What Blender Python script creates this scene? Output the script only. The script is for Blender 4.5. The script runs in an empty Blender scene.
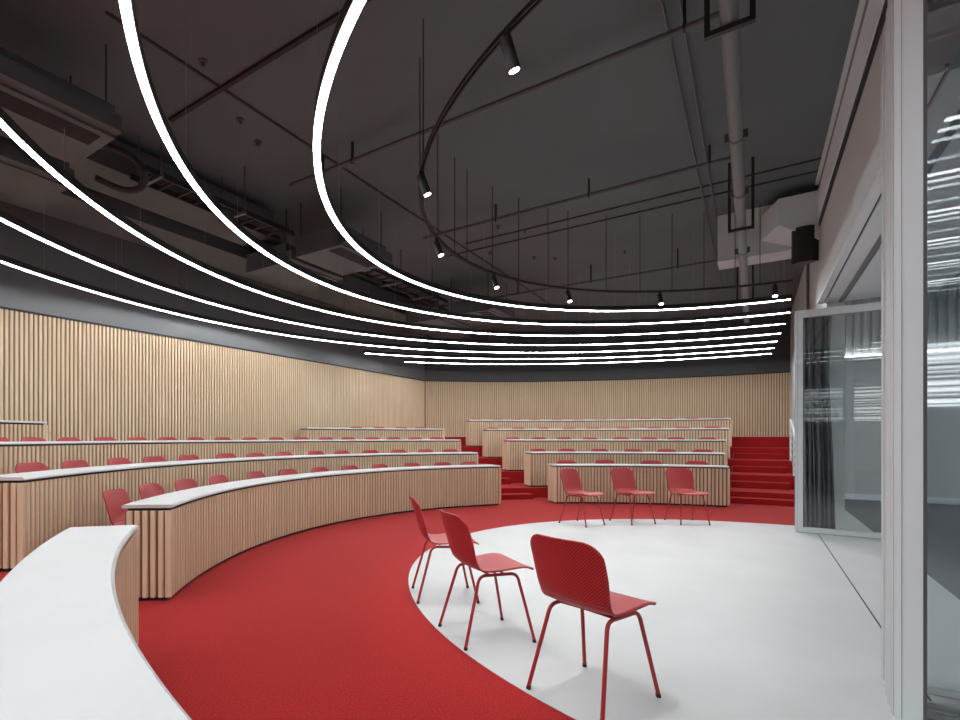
import bpy, bmesh, math, random
from math import sin, cos, pi, radians as rad, degrees as deg, sqrt, atan2
from mathutils import Vector, Matrix
random.seed(7)
S = bpy.context.scene
COL = S.collection

# ------------------------------------------------------------------ camera
F, CX, CY = 519.67, 376.35, 437.5           # pixels of the 960 x 720 frame
YAW = rad(35.94)
EYE = Vector((-0.681, -6.22, 1.34))
cd = bpy.data.cameras.new('camera'); cam = bpy.data.objects.new('camera', cd); COL.objects.link(cam)
cam.location = EYE; cam.rotation_euler = (pi/2, 0, YAW)
cd.sensor_width = 36; cd.lens = F/960*36
cd.shift_x = (480-CX)/960; cd.shift_y = (CY-360)/960
cd.clip_start = 0.02
S.camera = cam
RGT = Vector((cos(YAW), sin(YAW), 0)); FWD = Vector((-sin(YAW), cos(YAW), 0))

def px_plane(x, y, z):
    """where the sight line through a pixel meets the height z"""
    Z = F*(EYE.z-z)/(y-CY); X = (x-CX)/F*Z
    p = EYE + RGT*X + FWD*Z
    return Vector((p.x, p.y, z))
def px_theta(x, R):
    """angle on the circle of radius R that is seen in pixel column x (far side)"""
    dr = (RGT*((x-CX)/F) + FWD).normalized()
    o = Vector((EYE.x, EYE.y, 0)); b = o.dot(dr); c = o.dot(o)-R*R
    t = -b + sqrt(b*b-c)
    p = o+dr*t
    return atan2(-p.x, p.y)
def P(r, t, z=0): return Vector((-r*sin(t), r*cos(t), z))

# ------------------------------------------------------------------ materials
def mat(name, col, rough=0.5, metal=0, spec=0.5):
    m = bpy.data.materials.new(name); m.use_nodes = True
    b = m.node_tree.nodes['Principled BSDF']
    b.inputs['Base Color'].default_value = (*col, 1); b.inputs['Roughness'].default_value = rough
    b.inputs['Metallic'].default_value = metal; b.inputs['Specular IOR Level'].default_value = spec
    return m
def nodes(m): return m.node_tree.nodes, m.node_tree.links, m.node_tree.nodes['Principled BSDF']
def vary(m, c1, c2, scale=(1, 1, 1), nscale=5, detail=4, bump=0, lo=.35, hi=.65, bscale=None):
    N, L, b = nodes(m)
    tc = N.new('ShaderNodeTexCoord'); mp = N.new('ShaderNodeMapping'); mp.inputs['Scale'].default_value = scale
    nz = N.new('ShaderNodeTexNoise'); nz.inputs['Scale'].default_value = nscale; nz.inputs['Detail'].default_value = detail
    cr = N.new('ShaderNodeValToRGB'); cr.color_ramp.elements[0].position = lo; cr.color_ramp.elements[1].position = hi
    cr.color_ramp.elements[0].color = (*c1, 1); cr.color_ramp.elements[1].color = (*c2, 1)
    L.new(tc.outputs['Object'], mp.inputs['Vector']); L.new(mp.outputs[0], nz.inputs['Vector'])
    L.new(nz.outputs['Fac'], cr.inputs['Fac']); L.new(cr.outputs[0], b.inputs['Base Color'])
    if bump:
        bp = N.new('ShaderNodeBump'); bp.inputs['Strength'].default_value = bump; bp.inputs['Distance'].default_value = .004
        L.new(nz.outputs['Fac'], bp.inputs['Height']); L.new(bp.outputs[0], b.inputs['Normal'])
    return m
M = {}
M['wood'] = vary(mat('pale_ash_wood', (.68, .5, .34), .55, spec=.3), (.61, .460, .305), (.74, .578, .402), (9, 9, .5), 2.5, 6, lo=.3, hi=.7)
M['woodback'] = mat('wood_backing', (.22, .145, .09), .7, spec=.2)
M['white_top'] = vary(mat('white_laminate', (.8, .8, .81), .42), (.545, .545, .55), (.565, .565, .57), (1, 1, 1), 3)
M['black'] = mat('black_metal', (.012, .012, .013), .5)
M['plinth'] = mat('black_plinth', (.01, .01, .012), .6)
M['carpet'] = vary(mat('red_carpet', (.42, .02, .02), .95, spec=.1), (.24, .008, .010), (.45, .022, .022), (1, 1, 1), 105, 5, bump=.7, lo=.3, hi=.7)
b_ = M['carpet'].node_tree.nodes['Principled BSDF']; b_.inputs['Sheen Weight'].default_value = .13; b_.inputs['Sheen Roughness'].default_value = .4; b_.inputs['Sheen Tint'].default_value = (1, .72, .68, 1)
M['grey_carpet'] = vary(mat('grey_carpet', (.1, .1, .105), .95, spec=.1), (.16, .165, .17), (.27, .275, .28), (1, 6, 1), 30, 3)
M['stage'] = vary(mat('white_resin_floor', (.74, .75, .76), .42, spec=.4), (.50, .51, .515), (.535, .541, .545), (1, 1, 1), 1.5, 5)
M['ceiling'] = vary(mat('charcoal_ceiling_paint', (.06, .06, .062), .75, spec=.25), (.112, .141, .147), (.127, .158, .165), (1, 1, 1), .8, 4)
M['band'] = mat('charcoal_wall_paint', (.14, .146, .152), .34, spec=.5)
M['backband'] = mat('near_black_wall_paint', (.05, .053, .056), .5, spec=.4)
M['duct'] = vary(mat('dark_grey_duct', (.075, .073, .074), .55), (.070, .084, .087), (.084, .099, .103), (1, 1, 1), 2)
M['pipe'] = mat('grey_pipe_paint', (.17, .19, .195), .5)
M['conduit'] = mat('dark_conduit', (.085, .098, .10), .5)
M['batten'] = mat('dark_joint', (.02, .02, .021), .7)
M['wire'] = mat('steel_wire', (.3, .3, .3), .5, .3)
M['paint'] = mat('light_grey_paint', (.60, .67, .685), .6, spec=.3)
M['bulk'] = mat('bulkhead_paint', (.58, .63, .64), .7, spec=.3)
M['white'] = mat('white_paint', (.74, .80, .815), .45)
M['alu'] = mat('white_powder_coat', (.68, .73, .745), .38, .0)
M['curtain'] = mat('grey_curtain', (.2, .2, .205), .9, spec=.1)
M['ngrey'] = mat('neighbour_grey_wall', (.50, .51, .515), .5)
M['nceil'] = mat('neighbour_ceiling', (.3, .305, .31), .6)
M['nslat'] = mat('neighbour_slats', (.42, .425, .43), .55)
M['gasket'] = mat('dark_gasket', (.09, .09, .095), .6)
M['seal'] = mat('grey_edge_seal', (.42, .44, .45), .6)
def red_plastic():
    m = mat('red_plastic', (.40, .018, .024), .42, spec=.45); N, L, b = nodes(m)
    tc = N.new('ShaderNodeUVMap'); sx = N.new('ShaderNodeSeparateXYZ'); L.new(tc.outputs[0], sx.inputs[0])
    def math_(op, a, v=None):
        n = N.new('ShaderNodeMath'); n.operation = op
        if isinstance(a, (int, float)): n.inputs[0].default_value = a
        else: L.new(a, n.inputs[0])
        if v is not None:
            if isinstance(v, (int, float)): n.inputs[1].default_value = v
            else: L.new(v, n.inputs[1])
        return n.outputs[0]
    # round perforations on a staggered grid, 17 mm apart (uv are metres on the shell)
    a = math_('SINE', math_('MULTIPLY', math_('ADD', sx.outputs[0], sx.outputs[1]), pi/.0165))
    c = math_('SINE', math_('MULTIPLY', math_('SUBTRACT', sx.outputs[0], sx.outputs[1]), pi/.0165))
    pr = math_('MULTIPLY', a, c); pr = math_('ABSOLUTE', pr)
    th = math_('GREATER_THAN', pr, .74)
    mx = N.new('ShaderNodeMix'); mx.data_type = 'RGBA'
    mx.inputs[6].default_value = (.35, .013, .019, 1); mx.inputs[7].default_value = (.58, .11, .11, 1)  # lighter dots stand in for light at the holes and their edges
    L.new(th, mx.inputs[0]); L.new(mx.outputs[2], b.inputs['Base Color'])
    bp = N.new('ShaderNodeBump'); bp.inputs['Strength'].default_value = .35; bp.inputs['Distance'].default_value = .002
    bp.invert = True; L.new(pr, bp.inputs['Height']); L.new(bp.outputs[0], b.inputs['Normal'])
    return m
M['red'] = red_plastic()
M['redleg'] = mat('red_steel_tube', (.36, .018, .022), .35, spec=.5)
def emit(name, col, s):
    m = bpy.data.materials.new(name); m.use_nodes = True; N = m.node_tree.nodes; N.clear()
    e = N.new('ShaderNodeEmission'); e.inputs[0].default_value = (*col, 1); e.inputs[1].default_value = s
    o = N.new('ShaderNodeOutputMaterial'); m.node_tree.links.new(e.outputs[0], o.inputs[0]); return m
RING_W = 39.0
M['led'] = emit('led_diffuser', (.945, .985, 1), RING_W)
M['nfill'] = emit('neighbour_fill_led', (.95, .98, 1), 130)  # for the added fill lamps that brighten the next room
M['nfill2'] = emit('neighbour_led_soft', (.95, .98, 1), 11)
M['cove'] = emit('cove_led', (.95, .98, 1), 14)
M['streak_glow'] = emit('added_streak_glow', (.95, .98, 1), 4)  # added glow for streaks mirrored in the glass, no known source
M['spot'] = emit('spot_lens', (1, .98, .95), 25)
def glass():
    m = bpy.data.materials.new('clear_glass'); m.use_nodes = True; N = m.node_tree.nodes; L = m.node_tree.links; N.clear()
    tr = N.new('ShaderNodeBsdfTransparent'); tr.inputs[0].default_value = (.95, .96, .965, 1)
    gl = N.new('ShaderNodeBsdfGlossy'); gl.inputs['Roughness'].default_value = .008; gl.inputs[0].default_value = (.9, .9, .9, 1)
    fr = N.new('ShaderNodeFresnel'); fr.inputs[0].default_value = 1.6
    mx = N.new('ShaderNodeMixShader'); o = N.new('ShaderNodeOutputMaterial')
    ad = N.new('ShaderNodeMath'); ad.operation = 'MULTIPLY'; ad.inputs[1].default_value = 1.0
    L.new(fr.outputs[0], ad.inputs[0]); L.new(ad.outputs[0], mx.inputs[0])
    L.new(tr.outputs[0], mx.inputs[1]); L.new(gl.outputs[0], mx.inputs[2]); L.new(mx.outputs[0], o.inputs[0]); return m
M['glass'] = glass()

# ------------------------------------------------------------------ mesh helpers
class MB:
    def __init__(s): s.v = []; s.f = []; s.m = []
    def add(s, vs, fs, mi=0):
        o = len(s.v); s.v += [tuple(v) for v in vs]; s.f += [tuple(i+o for i in f) for f in fs]; s.m += [mi]*len(fs)
        return s
    def box(s, x0, x1, y0, y1, z0, z1, mi=0):
        vs = [(x, y, z) for z in (z0, z1) for x, y in ((x0, y0), (x1, y0), (x1, y1), (x0, y1))]
        return s.add(vs, [(3, 2, 1, 0), (4, 5, 6, 7), (0, 1, 5, 4), (1, 2, 6, 5), (2, 3, 7, 6), (3, 0, 4, 7)], mi)
    def arc(s, r0, r1, z0, z1, t0, t1, seg=.06, clip=None, mi=0):
        """a curved bar: rectangle r0..r1 x z0..z1 carried from angle t0 to t1 (radians) round the origin"""
        n = max(2, int(abs(t1-t0)*max(r0, r1)/seg/ (2 if max(r0, r1) > 3 else 1))); n = min(n, 260)
        vs = []
        for i in range(n+1):
            t = t0+(t1-t0)*i/n
            a, b = r0, r1
            if clip and sin(t) > 0: a = min(a, clip/sin(t)); b = min(b, clip/sin(t))
            vs += [P(a, t, z0), P(b, t, z0), P(b, t, z1), P(a, t, z1)]
        fs = [(0, 1, 2, 3), (4*n+3, 4*n+2, 4*n+1, 4*n)]
        for i in range(n):
            o = 4*i
            for k in range(4): fs.append((o+k, o+4+k, o+4+(k+1) % 4, o+(k+1) % 4))
        return s.add(vs, fs, mi)
    def sweep(s, prof, t0, t1, seg=.08, mi=0):
        n = min(260, max(2, int(abs(t1-t0)*prof[0][0]/seg))); k = len(prof); vs = []
        for i in range(n+1):
            t = t0+(t1-t0)*i/n; vs += [P(r, t, z) for r, z in prof]
        fs = [tuple(range(k)), tuple(range(k*n+k-1, k*n-1, -1))]
        for i in range(n):
            for q in range(k): fs.append((i*k+q, (i+1)*k+q, (i+1)*k+(q+1) % k, i*k+(q+1) % k))
        return s.add(vs, fs, mi)
    def slat(s, o, t, n, z0, z1, w, d, mi=0):
        c = .007
        pr = [(-w/2, 0), (-w/2, d-c), (-w/2+c, d), (w/2-c, d), (w/2, d-c), (w/2, 0)]
        vs = [Vector((o.x, o.y, z0))+t*a+n*b for a, b in pr]+[Vector((o.x, o.y, z1))+t*a+n*b for a, b in pr]
        k = len(pr)
        fs = [(i, i+1, i+1+k, i+k) for i in range(k-1)]+[tuple(range(k-1, -1, -1)), tuple(range(k, 2*k))]
        return s.add(vs, fs, mi)
    def tube(s, pts, r, n=8, caps=True, mi=0):
        pts = [Vector(p) for p in pts]; vs = []; up = None
        for i, p in enumerate(pts):
            a = pts[max(0, i-1)]; b = pts[min(len(pts)-1, i+1)]; d = (b-a).normalized()
            if up is None: up = Vector((0, 0, 1)) if abs(d.z) < .9 else Vector((1, 0, 0))
            u = (up-d*up.dot(d)).normalized(); w = d.cross(u); up = u
            vs += [p+(u*cos(2*pi*k/n)+w*sin(2*pi*k/n))*r for k in range(n)]
        fs = []
        for i in range(len(pts)-1):
            for k in range(n): fs.append((i*n+k, i*n+(k+1) % n, (i+1)*n+(k+1) % n, (i+1)*n+k))
        if caps: fs += [tuple(range(n-1, -1, -1)), tuple(range((len(pts)-1)*n, len(pts)*n))]
        return s.add(vs, fs, mi)
    def build(s, name, m, parent=None, smooth=False, loc=None, autosmooth=None):
        me = bpy.data.meshes.new(name); me.from_pydata(s.v, [], s.f); me.update()
        ms = m if isinstance(m, (list, tuple)) else [m]
        for x in ms: me.materials.append(x)
        if len(ms) > 1: me.polygons.foreach_set('material_index', s.m)
        bm = bmesh.new(); bm.from_mesh(me); bmesh.ops.recalc_face_normals(bm, faces=bm.faces); bm.to_mesh(me); bm.free()
        if smooth:
            me.polygons.foreach_set('use_smooth', [True]*len(me.polygons))
            if autosmooth: me.set_sharp_from_angle(angle=rad(autosmooth))
        o = bpy.data.objects.new(name, me); COL.objects.link(o)
        if parent is not None: o.parent = parent
        if loc is not None: o.location = loc
        return o
def tag(o, label=None, cat=None, group=None, kind=None):
    if label: o['label'] = label
    if cat: o['category'] = cat
    if group: o['group'] = group
    if kind: o['kind'] = kind
    return o
def empty(name, loc=(0, 0, 0), rz=0):
    o = bpy.data.objects.new(name, None); COL.objects.link(o); o.location = loc; o.rotation_euler = (0, 0, rz); o.empty_display_size = .1; return o
def struct(o): o['kind'] = 'structure'; return o
def local(mb, loc, rz=0):
    """move a mesh drawn in world coordinates into the frame of an Empty at loc"""
    Mi = (Matrix.Translation(loc) @ Matrix.Rotation(rz, 4, 'Z')).inverted()
    mb.v = [tuple(Mi @ Vector(v)) for v in mb.v]; return mb
ORD = 'first second third fourth fifth sixth seventh eighth ninth tenth eleventh twelfth thirteenth fourteenth fifteenth sixteenth seventeenth eighteenth'.split()

# ------------------------------------------------------------------ layout
ROWS = [5.92, 7.17, 8.40, 9.60, 10.80]        # front face radius of each desk row
PLAT = [0, .22, .50, .785, 1.07, 1.36]        # height of each terrace
RISE = [None, 6.97, 8.20, 9.40, 10.60, 11.75] # radius of each terrace's riser
TOPH = .79; DEPTH = .40
XL = 9.68; RB = 13.2; CEIL = 4.95; WOODTOP = 3.24
RSTAGE = 3.908; SEAM = .045
XR = .20                                      # solid right wall
RINGZ = 3.609
RINGS = [4.703, 5.841, 6.973, 8.151, 9.289, 10.407, 11.472]
RTRACK, ZTRACK = 3.80, 3.69

# ------------------------------------------------------------------ floor
mb = MB(); mb.arc(RSTAGE+.004, 7.1, -.1, 0, rad(-2.0), rad(182.0), seg=.05)
f = mb.build('floor', M['carpet']); struct(f)
# stage disc (half) and the pale strip along the folding wall
mb = MB(); n = 160; top = [(SEAM, sqrt(RSTAGE**2-SEAM**2))]+[tuple(P(RSTAGE, pi*i/n)[:2]) for i in range(1, n)]+[(SEAM, -sqrt(RSTAGE**2-SEAM**2))]
k = len(top)
mb.add([(x, y, 0) for x, y in top]+[(x, y, -.1) for x, y in top], [tuple(range(k)), tuple(range(2*k-1, k-1, -1))]+[(i, (i+1) % k, (i+1) % k+k, i+k) for i in range(k)])
f = mb.build('floor', M['stage']); struct(f); f['label'] = 'white semicircular stage floor'
struct(MB().box(SEAM, SEAM+.012, -9, 6.9, -.1, -.004).build('trim_1', M['batten']))
struct(MB().box(SEAM+.012, .70, -15, 9.0, -.1, 0).build('floor', M['stage']))
struct(MB().box(.70, 12, -15, 9.0, -.1, 0).build('floor', M['grey_carpet']))
# dark joint ring between stage and carpet
struct(MB().arc(RSTAGE, RSTAGE+.004, -.1, -.002, 0, pi, seg=.05).build('trim_2', M['batten']))
# terraces
for i in range(1, 6):
    r1 = RISE[i+1]+.0 if i < 5 else RB+.05
    mb = MB(); mb.arc(RISE[i], r1, 0 if i == 1 else PLAT[i-1]-.15, PLAT[i], rad(-.9), rad(180.9), seg=.06, clip=XL)
    o = mb.build('floor', M['carpet']); struct(o); o['label'] = 'red carpeted terrace, level %d above the stage' % i

# ------------------------------------------------------------------ sections (angles of the desk blocks)
AR = [px_theta(x, r) for x, r in zip((728.2, 724.6, 726.2, 728.8, 730.6), ROWS)]     # stair-side ends of right block
AM = [rad(a) for a in (41.4, 41.6, 42.2, 43.0, 43.6)]                                # aisle ends of right block
AL = [px_theta(x, r) for x, r in zip((499.4, 476.8, 459.8, 443.6), ROWS)]             # aisle ends of left block
AL0 = AL[0]
SLATP, SLATW, SLATD = .063, .042, .024

def slat_arc(mb, R, t0, t1, z0, z1, inward=True, pitch=SLATP):
    L = R*(t1-t0); n = int(L/pitch); e = (L-n*pitch)/2
    for i in range(n):
        t = t0+(e+(i+.5)*pitch)/R
        o = P(R, t); rd = P(1, t); tg = Vector((-cos(t), -sin(t), 0))
        mb.slat(o, tg, -rd if inward else rd, z0, z1, SLATW, SLATD)
def slat_line(mb, a, b, nrm, z0, z1, pitch=SLATP, w=SLATW, d=SLATD):
    L = (b-a).length; t = (b-a).normalized(); n = int(L/pitch); e = (L-n*pitch)/2
    for i in range(n): mb.slat(a+t*(e+(i+.5)*pitch), t, nrm, z0, z1, w, d)

def desk(R, t0, t1, base, label, group='curved slatted desks', twist=0):
    tm = (t0+t1)/2; loc = P(R+.2, tm, base)
    e = empty('curved_desk', loc, tm); tag(e, label, 'desk', group)
    def part(name, mb, m, **k): return local(mb, loc, tm).build(name, m, e, **k)
    zt = base+TOPH
    g0, g1 = t0+.012/R, t1-.012/R
    mb = MB(); a_, b_, c_ = R-.027, R+DEPTH-.027, .014; mb.sweep([(a_, zt-.028), (b_, zt-.028), (b_, zt-c_), (b_-c_, zt), (a_+c_, zt), (a_, zt-c_)], t0-.012/R, t1+.012/R); top = part('desk_top', mb, M['white_top'])
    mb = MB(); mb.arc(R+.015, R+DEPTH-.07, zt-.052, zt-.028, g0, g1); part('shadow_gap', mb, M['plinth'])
    mb = MB(); mb.arc(R+.02, R+DEPTH-.05, base, base+.035, g0, g1); part('plinth', mb, M['plinth'])
    z0, z1 = base+.032, zt-.05
    mb = MB(); mb.arc(R, R+.02, z0, z1, t0, t1, mi=1); slat_arc(mb, R, t0, t1, z0, z1); part('front_panel', mb, [M['wood'], M['woodback']])
    for t, sg in ((t0, -1), (t1, 1)):
        tg = Vector((-cos(t), -sin(t), 0))*sg
        mb = MB(); a, b = P(R, t), P(R+DEPTH-.05, t)
        q = [a, b, b-tg*.02, a-tg*.02]
        mb.add([(v.x, v.y, z) for z in (z0, z1) for v in q], [(0, 1, 2, 3), (4, 5, 6, 7), (0, 1, 5, 4), (1, 2, 6, 5), (2, 3, 7, 6), (3, 0, 4, 7)], 1)
        c0, c1 = P(R-SLATD, t), P(R+.022, t); q = [c0+tg*SLATD, c1+tg*SLATD, c1-tg*.012, c0-tg*.012]
        mb.add([(v.x, v.y, z) for z in (z0, z1) for v in q], [(0, 1, 2, 3), (4, 5, 6, 7), (0, 1, 5, 4), (1, 2, 6, 5), (2, 3, 7, 6), (3, 0, 4, 7)], 0)
        slat_line(mb, a+(b-a).normalized()*.020, b, tg, z0, z1); part('end_panel', mb, [M['wood'], M['woodback']])
    if twist:
        pv = P(R, tm); rot = Matrix.Rotation(twist, 4, 'Z'); d = loc-pv; d.z = 0
        q = rot @ d; e.location = (pv.x+q.x, pv.y+q.y, base); e.rotation_euler.z = tm+twist
    return e
ROWN = ['front', 'second', 'third', 'fourth', 'top']
for i in range(5):
    desk(ROWS[i], AR[i], AM[i], PLAT[i], 'white-topped timber slat desk, %s row of the short block beside the stairs' % ROWN[i])
ALN = [rad(129.45), rad(128.3), rad(129.8)]
for i in range(3):
    desk(ROWS[i], AL[i], ALN[i], PLAT[i], 'long curved timber slat desk with white top, %s row of the wide left block' % ROWN[i])
T4 = rad(73.4)
desk(ROWS[3], AL[3], T4, PLAT[3], 'timber slat desk of the fourth row between the aisle and the left wall')
desk(ROWS[3], rad(107.4), pi-AL[3], PLAT[3], 'timber slat desk end at the far left picture edge, against the slatted wall')
desk(5.862, rad(139.4), rad(168.5), 0, 'white desk top in the near left corner, front row of the nearest block', twist=rad(1.0))

# aisle half steps
def half(i, t0, t1, nm):
    mb = MB(); mb.arc(RISE[i]-.30, RISE[i]+.02, PLAT[i-1], (PLAT[i-1]+PLAT[i])/2, t0, t1)
    o = mb.build('aisle_step', M['carpet']); tag(o, nm, 'step', 'carpeted half steps in the aisles')
for i in range(1, 6):
    rr = RISE[i]-.15
    half(i, rad(.35), AR[min(i, 4)]-.04/rr, 'red carpeted half step of the wide right stairs, %s from the stage' % ORD[i-1])
    r_ = (AM[i-1]+.03/rr, AL[min(i-1, 3)]-.03/rr)
    half(i, r_[0]+.02, r_[1], 'red carpeted half step between the two desk blocks, %s from the stage' % ORD[i-1])
    if i == 1: half(i, pi-r_[1], pi-r_[0], 'red carpeted half step in the near left aisle beside the nearest desk')

# ------------------------------------------------------------------ chairs
def chair_shell():
    # side profile (y forward, z up) from the front lip of the seat to the top of the back
    pts = [(.245, .460), (.225, .475), (.18, .481), (.12, .479), (.05, .472), (-.01, .466), (-.07, .464), (-.12, .470), (-.158, .484),
           (-.187, .506), (-.207, .537), (-.224, .58), (-.240, .64), (-.257, .70), (-.274, .755), (-.291, .805), (-.301, .831), (-.305, .84)]
    # resample with a Catmull-Rom
    fine = []
    for i in range(len(pts)-1):
        p0 = pts[max(0, i-1)]; p1 = pts[i]; p2 = pts[i+1]; p3 = pts[min(len(pts)-1, i+2)]
        for k in range(4):
            t = k/4
            fine.append(tuple(.5*((2*b)+(-a+c)*t+(2*a-5*b+4*c-d)*t*t+(-a+3*b-3*c+d)*t**3) for a, b, c, d in zip(p0, p1, p2, p3)))
    fine.append(pts[-1])
    s = [0]
    for a, b in zip(fine, fine[1:]): s.append(s[-1]+math.hypot(b[0]-a[0], b[1]-a[1]))
    Lt = s[-1]; NV = 18; grid = []
    for (y, z), q in zip(fine, s):
        u = q/Lt
        # half width: seat front wide, narrowest near the bend, back widening then round top
        w = .215-.014*sin(pi*min(1, max(0, (u-.15)/.6)))
        e = Lt-q; r = .095
        if e < r: w = w-r+sqrt(max(0, r*r-(r-e)**2))*.999
        r = .05
        if q < r: w = w-r+sqrt(max(0, r*r-(r-q)**2))
        k = min(1, max(0, (u-.42)/.2)); k = k*k*(3-2*k)
        row = []
        for j in range(NV+1):
            v = -1+2*j/NV; x = w*v; c = (x/.22)**2
            row.append((Vector((x, y+c*.040*k, z+c*.010*(1-k)*min(1, (q+.02)/.12))), (x, q)))
        grid.append(row)
    return grid, s, Lt
def shell_part(grid, a, b, name):
    me = bpy.data.meshes.new(name); bm = bmesh.new(); uvl = bm.loops.layers.uv.new('UVMap')
    rows = [[bm.verts.new(p) for p, _ in grid[i]] for i in range(a, b+1)]
    for i in range(b-a):
        for j in range(len(grid[0])-1):
            fc = bm.faces.new((rows[i][j], rows[i][j+1], rows[i+1][j+1], rows[i+1][j])); fc.smooth = True
            for l, (ii, jj) in zip(fc.loops, ((i, j), (i, j+1), (i+1, j+1), (i+1, j))): l[uvl].uv = grid[a+ii][jj][1]
    bm.to_mesh(me); bm.free(); me.materials.append(M['red'])
    o = bpy.data.objects.new(name, me); COL.objects.link(o)
    md = o.modifiers.new('thickness', 'SOLIDIFY'); md.thickness = .009; md.offset = -1 if name == 'seat' else -1
    return o
def bend(a, b, c, r, n=6):
    """polyline a-b-c with a rounded corner at b"""
    a, b, c = Vector(a), Vector(b), Vector(c); d0 = (a-b).normalized(); d1 = (c-b).normalized()
    p0, p1 = b+d0*r, b+d1*r
    return [a]+[p0*(1-t)**2+b*2*t*(1-t)+p1*t*t for t in [i/n for i in range(n+1)]]+[c]
grid, ss, Lt = chair_shell()
ib = 38
def make_chair(detail=True):
    e = empty('shell_chair')
    a = shell_part(grid, 0, ib, 'seat'); a.parent = e
    b = shell_part(grid, ib, len(grid)-1, 'backrest'); b.parent = e
    r = .0105
    for sx in (-1, 1):
        for sy, ty, fy in ((1, .135, .235), (-1, -.135, -.255)):
            foot = (sx*.215, fy, .012); tp = (sx*.165, ty, .446)
            l = MB().tube(bend(foot, tp, (sx*.165, ty*.45, .446), .045), r, 8).build('leg', M['redleg'], e, smooth=True, autosmooth=50)
            if detail: MB().tube([(sx*.2155, fy+.001*sy, 0), (sx*.2135, fy-.004*sy, .02)], .0125, 8).build('foot_cap', M['black'], l)
    mb = MB()
    for sx in (-1, 1): mb.tube([(sx*.165, .062, .446), (sx*.165, -.062, .446)], r, 8)
    for y in (.05, -.06): mb.tube([(-.165, y, .446), (0, y, .449), (.165, y, .446)], .008, 6)
    mb.build('seat_frame', M['redleg'], e, smooth=True, autosmooth=50)
    return e
def copy_tree(o, parent=None, skip=()):
    c = o.copy(); COL.objects.link(c)
    if parent is not None: c.parent = parent
    for ch in o.children:
        if ch.name.split('.')[0] in skip: continue
        copy_tree(ch, c, skip)
    return c
# on the stage: feet read off the floor (rear left, rear right, front left, front right)
stage = [
 ((411, 588.9), (417.3, 602.9), (467.8, 587.8), (481.6, 603.3), 'red chair on the stage, leftmost, half hidden behind another chair'),
 ((438.9, 627.8), (464.4, 648.9), (501.6, 620), (537.8, 642.2), 'red perforated chair on the stage, middle of the three seen from behind'),
 ((528.9, 690.8), (595, 727), (583.9, 666.4), (661, 696.4), 'red perforated chair nearest the viewer on the white stage'),
 ((583, 521), (561, 521.7), (605, 526.5), (579, 527.3), 'red chair facing the viewer, left of the three before the front desk'),
 ((636, 519.6), (612.3, 519.6), (655.4, 525.2), (626.3, 525.2), 'red chair facing the viewer, middle of the three before the front desk'),
 ((693.5, 520.2), (667.5, 519.6), (709.2, 525.8), (677.7, 524.8), 'red chair facing the viewer, nearest the stairs of the three before the desk')]
proto = make_chair(True)
for i, (a, b, c, d, lab) in enumerate(stage):
    A, B, C_, D = [px_plane(x, y, 0) for x, y in (a, b, c, d)]
    ctr = (A+B+C_+D)/4
    fw = ((C_+D)-(A+B)).normalized()
    sd = ((B-A)+(D-C_)).normalized()                    # towards the sitter's right
    ang = atan2(-fw.x, fw.y); ang2 = atan2(sd.y, sd.x)
    if i >= 3:                                          # far ones: foot depth is too coarse, face the stage centre
        ang = atan2(ctr.x, -ctr.y)+rad((14, 12, 8)[i-3])
    o = proto if i == 0 else copy_tree(proto)
    fc = Vector((-sin(ang), cos(ang), 0))
    o.location = ctr+fc*(.018 if i == 2 else .008); o.rotation_euler = (0, 0, ang)
    tag(o, lab, 'chair', 'red chairs standing on the stage')
# behind the desks
RB_ROWS = [
 (564, 602.5, 650, 694), (536, 565, 597, 632, 664, 701), (510, 536.7, 562.5, 589, 619, 647.5, 675, 707.5),
 (491, 516.7, 541.7, 566.7, 592.5, 621.7, 652.5, 680.8, 710.8), (475, 495.8, 515, 534, 555.6, 576.7, 598.3, 619, 643, 666.5, 690.8, 715.8)]
LB_ROWS = [
 (115, 150.8, 185.8, 220, 255.8, 287.5, 320, 350, 381, 413, 443, 471),
 (30, 75.8, 121, 155.5, 190.8, 227.5, 256.7, 285, 316.7, 343.3, 371, 400, 426.7, 451.7),
 (-3, 36, 72.5, 107.5, 140.5, 169, 199, 226, 252, 278, 302, 327, 350, 373, 395, 416, 437.5),
 (356.7, 381, 402, 422)]
proto2 = make_chair(False); used = [False]
def desk_chair(R, t, z, label, group, jit=1, sz=1):
    o = copy_tree(proto2) if used[0] else proto2; used[0] = True
    a = t+pi+rad(random.uniform(-5, 5))*jit
    o.location = P(R, t, z); o.rotation_euler = (0, 0, a); o.scale = (1, 1, sz); tag(o, label, 'chair', group)
CH = .64
for i, row in enumerate(RB_ROWS):
    R = ROWS[i]+CH
    for k, x in enumerate(row):
        desk_chair(R, px_theta(x+1, R+.30), PLAT[i], 'red chair tucked behind the %s-row desk of the right block, %s from the aisle' % (ROWN[i], ORD[k]), 'red chairs behind the right desk block', sz=1)
for i, row in enumerate(LB_ROWS):
    R = ROWS[i]+CH
    for k, x in enumerate(row):
        desk_chair(R, px_theta(x-2-(2 if x < 250 else 0), R+.30), PLAT[i], 'red chair tucked behind the %s-row desk of the left block, %s from the left' % (ROWN[i], ORD[k]), 'red chairs behind the left desk block', sz=.975 if i == 0 else 1)
for k, a in enumerate((142.0,)):
    desk_chair(ROWS[0]+CH+.02, rad(a), 0, ('red chair cut by the left picture edge, behind the nearest desk', 'red chair behind the nearest desk, just outside the left edge')[k], 'red chairs behind the nearest desk')

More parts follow.
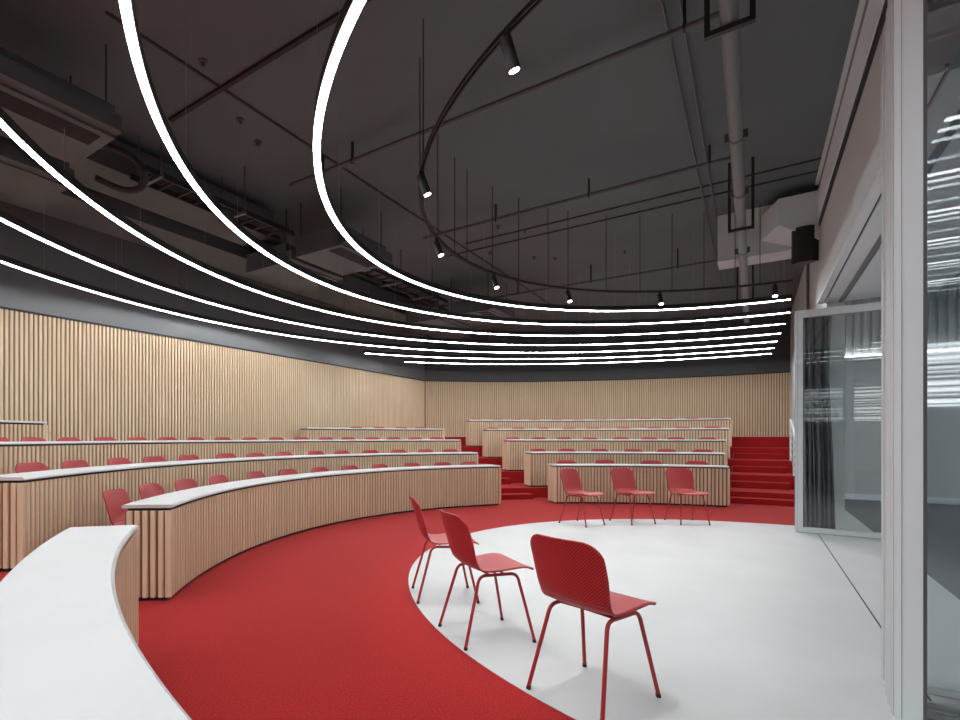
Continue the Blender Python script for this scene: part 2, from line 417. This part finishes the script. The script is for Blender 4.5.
# ------------------------------------------------------------------ walls
TC = math.asin(XL/RB)                              # corner angle
ca, cb = P(RB, TC), P(RB, pi-TC)
w = struct(MB().box(-XL-.25, -XL, cb.y-.3, ca.y+.3, 0, CEIL).build('wall_left', M['band']))
mb = MB(); mb.box(-XL, -XL+.012, cb.y, ca.y, .3, WOODTOP, mi=1)
slat_line(mb, Vector((-XL+.012, cb.y, 0)), Vector((-XL+.012, ca.y-.02, 0)), Vector((1, 0, 0)), .3, WOODTOP, .065, .044, .022)
mb.build('slat_cladding', [M['wood'], M['woodback']], w)
MB().box(-XL, -XL+.045, cb.y, ca.y, WOODTOP, WOODTOP+.03).build('cap_strip', M['plinth'], w)
for nm, t0, t1 in (('wall_back', rad(-1.2), TC), ('wall_front', pi-TC, rad(181.2))):
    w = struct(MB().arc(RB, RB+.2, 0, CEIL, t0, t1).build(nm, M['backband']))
    mb = MB(); mb.arc(RB-.012, RB, .9, WOODTOP, t0, t1, mi=1)
    n0 = int((t1-t0)*RB/.065)
    for i in range(n0):
        t = t0+(i+.5)*.065/RB
        mb.slat(P(RB-.012, t), Vector((-cos(t), -sin(t), 0)), -P(1, t), .9, WOODTOP, .044, .022)
    mb.build('slat_cladding', [M['wood'], M['woodback']], w)
    MB().arc(RB-.045, RB, WOODTOP, WOODTOP+.03, t0, t1).build('cap_strip', M['plinth'], w)

# right wall: solid beyond the folding glass, open to the next room between
YP = 3.27                                           # plane of the far folded panel
struct(MB().box(XR, XR+.2, 3.9, RB+.3, 0, CEIL).build('wall_right', M['paint']))
struct(MB().box(XR, XR+.2, -RB, -7.2, 0, CEIL).build('wall_right', M['paint']))
struct(MB().box(.08, .30, -2.20, 3.9, 3.33, 4.95).build('wall_right', M['paint']))
struct(MB().box(.08, .30, -7.2, -2.20, 3.62, 4.95).build('wall_right', M['paint']))
# pelmet with a black slot below it
tr = struct(MB().box(.055, .08, -5, 3.3, 4.37, 4.77).build('trim_3', M['white']))
MB().box(.060, .08, -5, 3.3, 4.30, 4.37).build('slot_diffuser', M['black'], tr)
MB().box(.068, .08, -5, 3.4, 4.77, 4.915).build('upper_band', M['pipe'], tr)
MB().box(.03, .08, -5, 3.4, 4.915, 4.945).build('edge_strip', M['bulk'], tr)
# soffit of the opening with its running tracks
so = struct(MB().box(.08, .146, -2.2, 3.75, 3.29, 3.33).box(.166, .31, -2.2, 3.75, 3.29, 3.33).box(.375, 1.3, -2.2, 3.75, 3.295, 3.33).build('trim_4', M['white']))
MB().box(.146, .166, -2.2, 3.75, 3.315, 3.33).box(.355, .375, -2.2, 3.75, 3.312, 3.33).build('track_groove', M['batten'], so)
MB().box(.31, .355, -2.2, 3.75, 3.28, 3.33).build('running_track', M['pipe'], so)

# folded glass panels
def panel(y, x0, width, z0, z1, label, thick=.07, rail=.075, st=.083):
    loc = Vector((x0, y, z0)); e = empty('folding_glass_panel', loc); tag(e, label, 'glass panel', 'folded glass partition panels')
    x1 = x0+width
    a = local(MB().box(x0, x0+st, y-thick/2, y+thick/2, z0+.006, z1), loc).build('stile', M['alu'], e)
    local(MB().box(x0+.022, x0+.026, y-thick/2-.002, y-thick/2, z0+.02, z1-.02), loc).build('profile_groove', M['seal'], a)
    b = local(MB().box(x1-st, x1, y-thick/2, y+thick/2, z0+.006, z1), loc).build('stile', M['alu'], e)
    local(MB().box(x0+st, x1-st, y-thick/2, y+thick/2, z0+.006, z0+rail), loc).build('bottom_rail', M['alu'], e)
    local(MB().box(x0+st, x1-st, y-thick/2, y+thick/2, z1-.10, z1), loc).build('top_rail', M['alu'], e)
    local(MB().box(x0+st+.014, x1-st, y-.006, y+.006, z0+rail, z1-.10), loc).build('glass_pane', M['glass'], e)
    local(MB().box(x0-.004, x0, y-.03, y+.03, z0+.02, z1-.02), loc).build('edge_seal', M['seal'], e)
    local(MB().box(x0+st, x0+st+.014, y-thick/2+.004, y+thick/2-.004, z0+rail, z1-.10), loc).build('glazing_gasket', M['gasket'], e)
    local(MB().box(x0+.02, x1-.02, y-.02, y+.02, z0, z0+.006), loc).build('floor_seal', M['gasket'], e)
    return e
panel(YP, -.195, 1.18, 0, 3.13, 'white framed glass panel standing across the wall at the foot of the stairs')
for yy, xx, lab in ((-2.765, -.141, 'white framed glass panel nearest the viewer at the right picture edge'),
                    (-2.66, -.135, 'second folded glass panel, pressed behind the nearest one'),
                    (-2.55, -.125, 'third folded glass panel, seen as a thin white edge in the stack'),
                    (-2.30, -.105, 'last folded glass panel of the near stack, furthest from the viewer')):
    panel(yy, xx, 1.18, 0.0, 3.54, lab, rail=.03, st=.095)

# ------------------------------------------------------------------ the next room
struct(MB().box(.4, 12, 9.0, 9.2, 0, 3.0).build('wall_far', M['ngrey']))
w = struct(MB().box(.4, 12, 9.05, 9.25, 3.0, 4.6).build('wall_far', M['ngrey']))
mb = MB(); slat_line(mb, Vector((.5, 9.05, 0)), Vector((12, 9.05, 0)), Vector((0, -1, 0)), 3.08, 4.6, .14, .08, .05); mb.build('slat_cladding', M['nslat'], w)
struct(MB().box(.4, 12, 8.9, 9.05, 3.0, 3.08).build('trim_5', M['white']))
struct(MB().box(.4, 12, 8.97, 9.0, 0, .12).build('baseboard_far', M['white']))
struct(MB().box(12, 12.2, -15, 9.2, 0, 4.6).build('wall_end', M['ngrey']))
struct(MB().box(.4, 12.2, -15.2, -15, 0, 4.6).build('wall_near', M['ngrey']))
struct(MB().box(.3, 12.2, -15.2, 9.2, 4.6, 4.8).build('ceiling', M['nceil']))
for k, (x, y, hl) in enumerate(((4.6, -4.8, 3.9), (4.6, -6.12, 3.9), (4.6, -7.46, 3.9), (4.6, -8.8, 3.9), (4.6, -10.2, 3.9), (4.6, -11.6, 3.9), (4.6, -13.0, 3.9),
                              (8.2, -1.9, 3.2), (8.2, .8, 3.2), (8.2, 3.5, 3.2), (8.2, 6.2, 3.2))):  # these deeper lamps are added, unseen, to brighten the next room
    e = empty('linear_ceiling_lamp', (x, y, 4.2)); tag(e, 'white linear lamp in the next room, %s in the row of mirrored, then added fill lamps' % ORD[k], 'lamp', 'linear lamps in the next room')
    MB().box(-hl, hl, -.035, .035, .008, .07).build('housing', M['pipe'], e)
    MB().box(-hl+.02, hl-.02, -.03, .03, 0, .008).build('diffuser', M['nfill2'] if k < 7 else M['nfill'], e)
    for x_ in (-hl+.4, 0, hl-.4): MB().tube([(x_, 0, .07), (x_, 0, .398)], .004, 5).build('suspension_wire', M['wire'], e)
struct(MB().box(.5, 12, 8.93, 8.97, 3.081, 3.10).build('trim_6', M['cove']))
# added glowing panel and bars, out of view, mirrored as streaks in the glass
w = struct(MB().box(.6, 4.0, -14.99, -14.97, 2.0, 3.35).build('streak_glow_1', M['streak_glow']))
random.seed(3)
mb = MB(); z = 2.03
while z < 3.33:
    h = random.choice((.03, .05, .07)); mb.box(.55, 4.05, -14.93, -14.90, z, z+h); z += h+random.choice((.03, .05, .09))
mb.build('streak_bars', M['ngrey'], w)
# curtain drawn aside next to the opening
def curtain(x0, x1, y, z0, z1, label):
    n = 80; vs = []; fs = []
    for j, (z, sp) in enumerate(((z0, 1.0), (z0+(z1-z0)*.35, .95), (z0+(z1-z0)*.7, .82), (z1, .86))):
        for i in range(n+1):
            u = i/n; x = x0+(x1-x0)*u*sp
            vs.append((x+.012*sin(u*23+j), y+.07*sin(u*2*pi*7+.3*j)+.02*sin(u*31+j), z))
    for j in range(3):
        for i in range(n): a = j*(n+1)+i; fs.append((a, a+1, a+n+2, a+n+1))
    o = MB().add(vs, fs).build('curtain', M['curtain'], smooth=True); md = o.modifiers.new('thickness', 'SOLIDIFY'); md.thickness = .006
    tag(o, label, 'curtain')
curtain(-.10, .27, 3.60, .02, 3.12, 'dark grey curtain hanging in folds behind the far glass panel')

# balustrade along the stairs
e = empty('stair_handrail', (.0, 6.9, 0)); tag(e, 'white handrail with thin wires on the right side of the stairs', 'handrail')
hx = .045
def rail_z(y):
    # height of the stair surface
    for i in range(5, 0, -1):
        if y >= RISE[i]: return PLAT[i]
    return 0
ys = [7.15, 8.35, 9.6]; hs = [rail_z(y) for y in ys]
for y, h in zip(ys, hs):
    local(MB().box(hx-.02, hx+.02, y-.02, y+.02, h, h+.95), Vector((0, 6.9, 0))).build('post', M['white'], e)
mb = MB(); mb.tube([(hx, y, h+.97) for y, h in zip(ys, hs)], .025, 8); local(mb, Vector((0, 6.9, 0))).build('handrail', M['white'], e)
for k in range(5):
    mb = MB(); mb.tube([(hx, y, h+.12+.16*k) for y, h in zip(ys, hs)], .005, 5); local(mb, Vector((0, 6.9, 0))).build('wire', M['wire'], e)

# ------------------------------------------------------------------ ceiling
struct(MB().box(-XL-.3, .3, -RB-.3, RB+.3, CEIL, CEIL+.2).build('ceiling', M['ceiling']))
def batten(a, b, w, h, label, z=CEIL):
    a, b = Vector((*a, z)), Vector((*b, z)); t = (b-a).normalized(); s = Vector((-t.y, t.x, 0))*w/2
    vs = [p+q-Vector((0, 0, k)) for k in (0, h) for p, q in ((a, -s), (b, -s), (b, s), (a, s))]
    struct(MB().add(vs, [(0, 1, 2, 3), (4, 5, 6, 7), (0, 1, 5, 4), (1, 2, 6, 5), (2, 3, 7, 6), (3, 0, 4, 7)]).build('trim_'+label, M['batten']))
batten((-6.03, -2.82), (.0, -2.82), .045, .03, '7')
batten((-5.12, -4.0), (-5.12, 8), .03, .012, '8')
batten((-5.0, 2.58), (.05, 2.58), .03, .015, '9')
batten((-5.6, 2.97), (.05, 2.97), .03, .015, '10')

def pipe(name, a, b, r, m, label, cat, hang=(), hz=CEIL, group=None, n=10):
    a, b = Vector(a), Vector(b); e = empty(name, a); tag(e, label, cat, group)
    local(MB().tube([a, b], r, n), a).build('pipe_run' if name != 'conduit' else 'tube', m, e, smooth=True, autosmooth=50)
    for p in hang:
        q = a+(b-a)*p
        mb = MB(); mb.box(q.x-.012, q.x+.012, q.y-.012, q.y+.012, q.z+r*.8, hz); mb.tube([q+Vector((0, -.012, 0)) if abs((b-a).normalized().x) < .5 else q+Vector((-.012, 0, 0)), q+(Vector((0, .012, 0)) if abs((b-a).normalized().x) < .5 else Vector((.012, 0, 0)))], r*1.35, n)
        local(mb, a).build('hanger', M['black'], e)
    return e
pipe('ceiling_pipe', (-5.7, -1.25, 4.72), (-.90, -1.25, 4.72), .027, M['conduit'], 'thin grey pipe crossing the ceiling nearest the viewer', 'pipe', (.12, .22, .95), group='thin cross pipes')
pipe('ceiling_pipe', (-5.2, 1.39, 4.72), (-.90, 1.39, 4.72), .027, M['conduit'], 'thin grey pipe crossing the ceiling beyond the middle of the track', 'pipe', (.3, .62, .95), group='thin cross pipes')
pipe('ceiling_pipe', (-7.2, 5.2, 4.6), (-.90, 5.2, 4.6), .022, M['conduit'], 'thin grey pipe crossing the ceiling above the far light rings', 'pipe', (.35, .6, .85), group='thin cross pipes')
pipe('conduit', (-1.285, -5, 4.915), (-1.285, 9, 4.915), .013, M['conduit'], 'outer of two thin conduits along the ceiling', 'conduit', group='pair of thin conduits', n=6)
pipe('conduit', (-1.165, -5, 4.915), (-1.165, 9, 4.915), .013, M['conduit'], 'conduit of the ceiling pair nearer the big pipe', 'conduit', group='pair of thin conduits', n=6)
# main grey pipe with black trapeze hangers
mx_, mz = -.808, 4.125; o0 = Vector((mx_, -4.5, mz))
e = empty('main_pipe', o0); tag(e, 'thick light grey pipe running along the ceiling beside the glass wall', 'pipe')
local(MB().tube([(mx_, -4.5, mz), (mx_, 9.2, mz)], .054, 16), o0).build('pipe_run', M['pipe'], e, smooth=True, autosmooth=50)
for y in (-2.06, 2.05, 6.4):
    mb = MB()
    for sx in (-1, 1): mb.box(mx_+sx*.125-.016, mx_+sx*.125+.016, y-.018, y+.018, mz-.085, CEIL)
    mb.box(mx_-.141, mx_+.141, y-.02, y+.02, mz-.088, mz-.055)
    local(mb, o0).build('trapeze_hanger', M['black'], e)
for y in (-.36, 1.0, 3.28):
    mb = MB(); mb.tube([(mx_, y-.015, mz), (mx_, y+.015, mz)], .060, 16); mb.box(mx_-.09, mx_-.055, y-.012, y+.012, mz-.03, mz+.05); mb.box(mx_+.055, mx_+.09, y-.012, y+.012, mz-.03, mz+.05)
    local(mb, o0).build('clamp', M['conduit'], e)
# bulkhead at the far right
struct(MB().box(-1.15, XR, 3.9, 4.4, 4.2, CEIL).build('beam', M['bulk']))
mb = MB(); mb.add([(-.58, 3.9, 4.80), (.08, 3.9, 4.80), (.08, 3.9, 4.1), (-.58, 3.9, 4.42), (-.38, 3.30, 4.80), (.08, 3.30, 4.80), (.08, 3.30, 4.1), (-.38, 3.30, 4.42)],
    [(0, 1, 2, 3), (4, 5, 6, 7), (0, 1, 5, 4), (1, 2, 6, 5), (2, 3, 7, 6), (3, 0, 4, 7)]); struct(mb.build('beam', M['bulk']))
# speaker
sp = px_plane(808.5, 243, EYE.z+.01) if False else None
e = empty('wall_speaker', (-.07, 3.42, 4.08), rad(42)); tag(e, 'black round-fronted speaker on the right wall above the far glass panel', 'speaker')
mb = MB(); n = 14; pr = [(.155*cos(pi*.5+pi*i/n)*1.1, .15*sin(pi*.5+pi*i/n)) for i in range(n+1)]+[(.05, -.15), (.05, .15)]
k = len(pr); mb.add([(x, y, -.25) for x, y in pr]+[(x, y, .25) for x, y in pr], [tuple(range(k)), tuple(range(2*k-1, k-1, -1))]+[(i, (i+1) % k, (i+1) % k+k, i+k) for i in range(k)])
mb.build('cabinet', M['black'], e)
MB().box(.05, .11, -.075, -.02, -.05, .05).build('bracket', M['gasket'], e)
o = MB().tube([(.175, 6.8, 1.3), (.175, 6.8, 4.9)], .022, 8).build('wall_conduit', M['pipe'], smooth=True); tag(o, 'grey vertical conduit on the right wall below the black speaker', 'conduit')

# fan-coil units
def fan_coil(x0, x1, y0, y1, label, grille=True):
    loc = Vector(((x0+x1)/2, (y0+y1)/2, 4.1)); e = empty('fan_coil_unit', loc); tag(e, label, 'air conditioner', 'ceiling fan coil units')
    w, d = (x1-x0)/2, (y1-y0)/2
    MB().box(-w, w, -d, d, .0, .30).build('casing', M['duct'], e)
    MB().box(w-.04, w+.12, -d, d, .02, .16).build('flange', M['duct'], e)
    mb = MB()
    for i in range(9 if grille else 0): mb.box(w-.30+i*.026, w-.30+i*.026+.016, -d+.08, d-.1, -.008, 0)
    if grille: mb.build('grille', M['batten'], e)
    for sx in (-1, 1):
        for sy in (-1, 1): MB().tube([(sx*(w-.05), sy*(d-.06), .3), (sx*(w-.05), sy*(d-.06), CEIL-4.1)], .008, 5).build('hanger_rod', M['black'], e)
    return e
fan_coil(-6.25, -5.45, -4.95, -3.75, 'dark fan coil unit in the top left picture corner, with grille')
fan_coil(-7.55, -6.8, -4.95, -3.56, 'dark ceiling unit at the left picture edge below the second light ring', False)
fan_coil(-6.35, -5.45, -.5, .62, 'dark fan coil unit with grille behind the innermost light ring')
fan_coil(-7.55, -6.62, -.45, .8, 'dark ceiling unit next to the left wall behind the second light ring', False)
fan_coil(-6.3, -5.3, 4.3, 5.45, 'distant dark fan coil unit with grille above the far light rings')
fan_coil(-7.5, -6.6, 4.4, 5.75, 'distant dark ceiling unit beside the left wall above far rings', False)
# duct and cable tray on the wall side
def duct(x0, x1, y0, y1, z0, z1, label):
    o = MB().box(x0, x1, y0, y1, z0, z1).build('air_duct', M['duct']); tag(o, label, 'duct', 'rectangular air ducts')
duct(-8.6, -7.75, -9, 8.4, 4.42, 4.86, 'long dark rectangular duct along the left wall under the ceiling')
duct(-7.45, -6.75, -3.5, -.6, 4.48, 4.85, 'short dark duct between the two left ceiling units')
def tray(y0, y1, label):
    loc = Vector((-6.4, y0, 4.35)); e = empty('cable_tray', loc); tag(e, label, 'cable tray', 'cable trays under the ceiling')
    L = y1-y0
    for x in (-.16, .16): MB().box(x-.012, x+.012, 0, L, 0, .07).build('side_rail', M['black'], e)
    for i in range(int(L/.25)): MB().box(-.15, .15, .1+i*.25, .125+i*.25, .005, .03).build('rung', M['batten'], e)
    for i in range(int(L/1.2)+1):
        y = .15+i*1.2
        mb = MB(); mb.box(-.26, .26, y-.02, y+.02, -.035, 0)
        for x in (-.24, .24): mb.box(x-.008, x+.008, y-.008, y+.008, 0, CEIL-4.35)
        mb.build('bracket', M['conduit'], e)
tray(-3.0, -.65, 'dark cable tray leading from the top left unit to the middle one')
tray(.8, 4.15, 'dark cable tray beyond the middle ceiling unit')
# flexible hose at the first unit
hp = [(-6.3, -3.72, 4.3), (-6.25, -3.5, 4.42), (-6.15, -3.25, 4.40), (-6.1, -3.1, 4.28), (-6.2, -3.05, 4.15), (-6.4, -3.15, 4.12), (-6.55, -3.4, 4.2)]
hq = []
for i in range(len(hp)-1):
    p0, p1, p2, p3 = [Vector(hp[min(max(q, 0), len(hp)-1)]) for q in (i-1, i, i+1, i+2)]
    for k in range(6):
        t = k/6; hq.append(.5*(2*p1+(p2-p0)*t+(2*p0-5*p1+4*p2-p3)*t*t+(3*p1-p0-3*p2+p3)*t**3))
hs_ = MB().tube(hq+[Vector(hp[-1])], .035, 10).build('flexible_hose', M['batten'], smooth=True)
tag(hs_, 'black flexible hose curling from the end of the top left unit', 'hose')
# sprinklers / detectors
spots = [(203, 63), (240, 121), (258, 143), (498, 227), (525, 231), (490, 253), (534, 258), (555, 259), (625, 252), (672, 290)]
for k, (x, y) in enumerate(spots[:9]):
    p = px_plane(x, y, CEIL-.02)
    e = empty('sprinkler', (p.x, p.y, CEIL)); tag(e, 'small dark ceiling sprinkler, %s counting away from the viewer' % ORD[k], 'sprinkler', 'ceiling sprinklers')
    MB().tube([(0, 0, -.001), (0, 0, -.018)], .045, 12).build('plate', M['duct'], e)
    MB().tube([(0, 0, -.018), (0, 0, -.06)], .018, 8).build('head', M['conduit'], e)

# ------------------------------------------------------------------ light rings
OBST = [(-8.6, -7.75, -9, 8.4, 4.42), (-7.45, -6.75, -3.5, -.6, 4.48), (-6.25, -5.33, -4.95, -3.75, 4.1), (-7.55, -6.68, -4.95, -3.56, 4.1), (-6.35, -5.33, -.5, .62, 4.1),
        (-7.55, -6.5, -.45, .8, 4.1), (-6.3, -5.18, 4.3, 5.45, 4.1), (-7.5, -6.48, 4.4, 5.75, 4.1), (-6.66, -6.14, -3.6, -.6, 4.31), (-6.66, -6.14, .75, 4.2, 4.31)]
def roof_z(p):
    return min([CEIL-.002]+[z for a, b, c, d, z in OBST if a-.02 < p.x < b+.02 and c-.02 < p.y < d+.02])
def ring(R, t0, t1, label, step=1.25):
    tm = (t0+t1)/2; loc = P(R, tm, RINGZ); e = empty('ring_light', loc, tm); tag(e, label, 'ring light', 'concentric suspended light rings')
    local(MB().arc(R-.034, R+.034, RINGZ+.005, RINGZ+.085, t0, t1, seg=.05), loc, tm).build('profile', M['black'], e)
    local(MB().arc(R-.0265, R+.0265, RINGZ, RINGZ+.005, t0+.004, t1-.004, seg=.05), loc, tm).build('diffuser', M['led'], e)
    n = int(R*(t1-t0)/step)
    for i in range(n+1):
        t = t0+.02+(t1-t0-.04)*i/n
        local(MB().tube([P(R, t, RINGZ+.085), P(R, t, roof_z(P(R, t)))], .0028, 4, caps=False), loc, tm).build('suspension_wire', M['wire'], e)
names = ['innermost suspended light ring, the smallest, curving out of the top of the picture', 'second suspended light ring counting from the stage outwards',
         'third suspended light ring counting from the stage outwards', 'fourth suspended light ring counting from the stage outwards',
         'fifth suspended light ring, closest to the slatted left wall', 'sixth light ring, a short arc starting near the left wall', 'outermost light ring, the lowest and shortest arc in the picture']
T0 = rad(1.15)
for i, R in enumerate(RINGS):
    if i < 5: ring(R, T0 if i else rad(2.0), pi-T0, names[i])
    else:
        tc = math.asin(9.17/R); ring(R, T0, tc, names[i])
# near-side arcs of the two outer rings, behind the viewer, light that part of the room
for i, lb in ((5, 'sixth light ring, its other arc behind the viewer'), (6, 'outermost light ring, its other arc behind the viewer')):
    R = RINGS[i]; ring(R, pi-math.asin(9.17/R), pi-T0, lb)

# ------------------------------------------------------------------ spotlight track
loc = P(RTRACK, pi/2, ZTRACK); e = empty('lighting_track', loc, pi/2); tag(e, 'black curved lighting track carrying the spotlights above the stage', 'lighting track')
def trackpart(mb, nm, m, **k): return local(mb, loc, pi/2).build(nm, m, e, **k)
trackpart(MB().arc(RTRACK-.018, RTRACK-.006, ZTRACK, ZTRACK+.03, rad(3), rad(177), seg=.04).arc(RTRACK+.006, RTRACK+.018, ZTRACK, ZTRACK+.03, rad(3), rad(177), seg=.04).arc(RTRACK-.006, RTRACK+.006, ZTRACK+.018, ZTRACK+.03, rad(3), rad(177), seg=.04), 'rail', M['black'])
def track_t(x, y):
    q = px_plane(x, y, ZTRACK); return atan2(-q.x, q.y)
for t in (track_t(419, 165), track_t(414.5, 190), track_t(417, 214), track_t(438, 240)):
    trackpart(MB().tube([P(RTRACK, t, ZTRACK+.03), P(RTRACK, t, CEIL-.002)], .0055, 5), 'hanger_rod', M['black'])
for x in (454.7, 467, 492.3, 518.7, 548, 568, 606, 640, 672, 704, 735, 760):
    t = px_theta(x, RTRACK)
    trackpart(MB().tube([P(RTRACK, t, ZTRACK+.03), P(RTRACK, t, CEIL-.002)], .0055, 5), 'hanger_rod', M['black'])
for a in (158, 168, 175):
    trackpart(MB().tube([P(RTRACK, rad(a), ZTRACK+.03), P(RTRACK, rad(a), CEIL-.002)], .0055, 5), 'hanger_rod', M['black'])
SPOT_W = 115
def spot(t, label, aim=None, power=1.0):
    p = P(RTRACK, t, ZTRACK-.005)
    tgt = aim if aim is not None else P(2.5, t+.04, 0)
    e = empty('track_spotlight', p); tag(e, label, 'spotlight', 'spotlights on the curved track')
    d = (tgt-(p+Vector((0, 0, -.06)))).normalized()
    MB().box(-.018, .018, -.018, .018, -.045, .012).build('adapter', M['black'], e)
    c = Vector((0, 0, -.055)); a, b = c-d*.03, c+d*.15
    MB().tube([a, b], .037, 16).build('barrel', M['black'], e, smooth=True, autosmooth=50)
    MB().tube([b-d*.004, b+d*.0025], .030, 16).build('lens', M['spot'], e)
    l = bpy.data.lights.new('spot_beam', 'SPOT'); l.energy = SPOT_W*power; l.spot_size = rad(75); l.spot_blend = .8; l.shadow_soft_size = .035; l.color = (1, .985, .96)
    lo = bpy.data.objects.new('spot_beam', l); COL.objects.link(lo); lo.location = p+b+d*.02
    lo.rotation_euler = d.to_track_quat('-Z', 'Y').to_euler()
SP = [('track spotlight furthest to the right, above the stair foot', px_theta(775, RTRACK)), ('second track spotlight from the right', px_theta(660, RTRACK)),
      ('third track spotlight from the right', px_theta(568, RTRACK)), ('fourth track spotlight from the right', px_theta(494, RTRACK)),
      ('fifth track spotlight from the right, below the first bend', track_t(437, 239)), ('track spotlight at the leftmost bend of the track', None),
      ('large track spotlight nearest the viewer at the top of the picture', None)]
def track_t(x, y):
    q = px_plane(x, y, ZTRACK); return atan2(-q.x, q.y)
SP[5] = (SP[5][0], track_t(417, 172)); SP[6] = (SP[6][0], track_t(512, 36))
for lb, t in SP: spot(t, lb)
# ------------------------------------------------------------------ world + colour
wd = bpy.data.worlds.new('World'); S.world = wd; wd.use_nodes = True
wd.node_tree.nodes['Background'].inputs[0].default_value = (0, 0, 0, 1)
vs = S.view_settings; vs.view_transform = 'Standard'; vs.look = 'None'; vs.gamma = 1; vs.use_curve_mapping = False
vs.exposure = 0.0
S.cycles.use_denoising = True
S.cycles.max_bounces = 8; S.cycles.transparent_max_bounces = 24; S.cycles.caustics_reflective = False; S.cycles.caustics_refractive = False
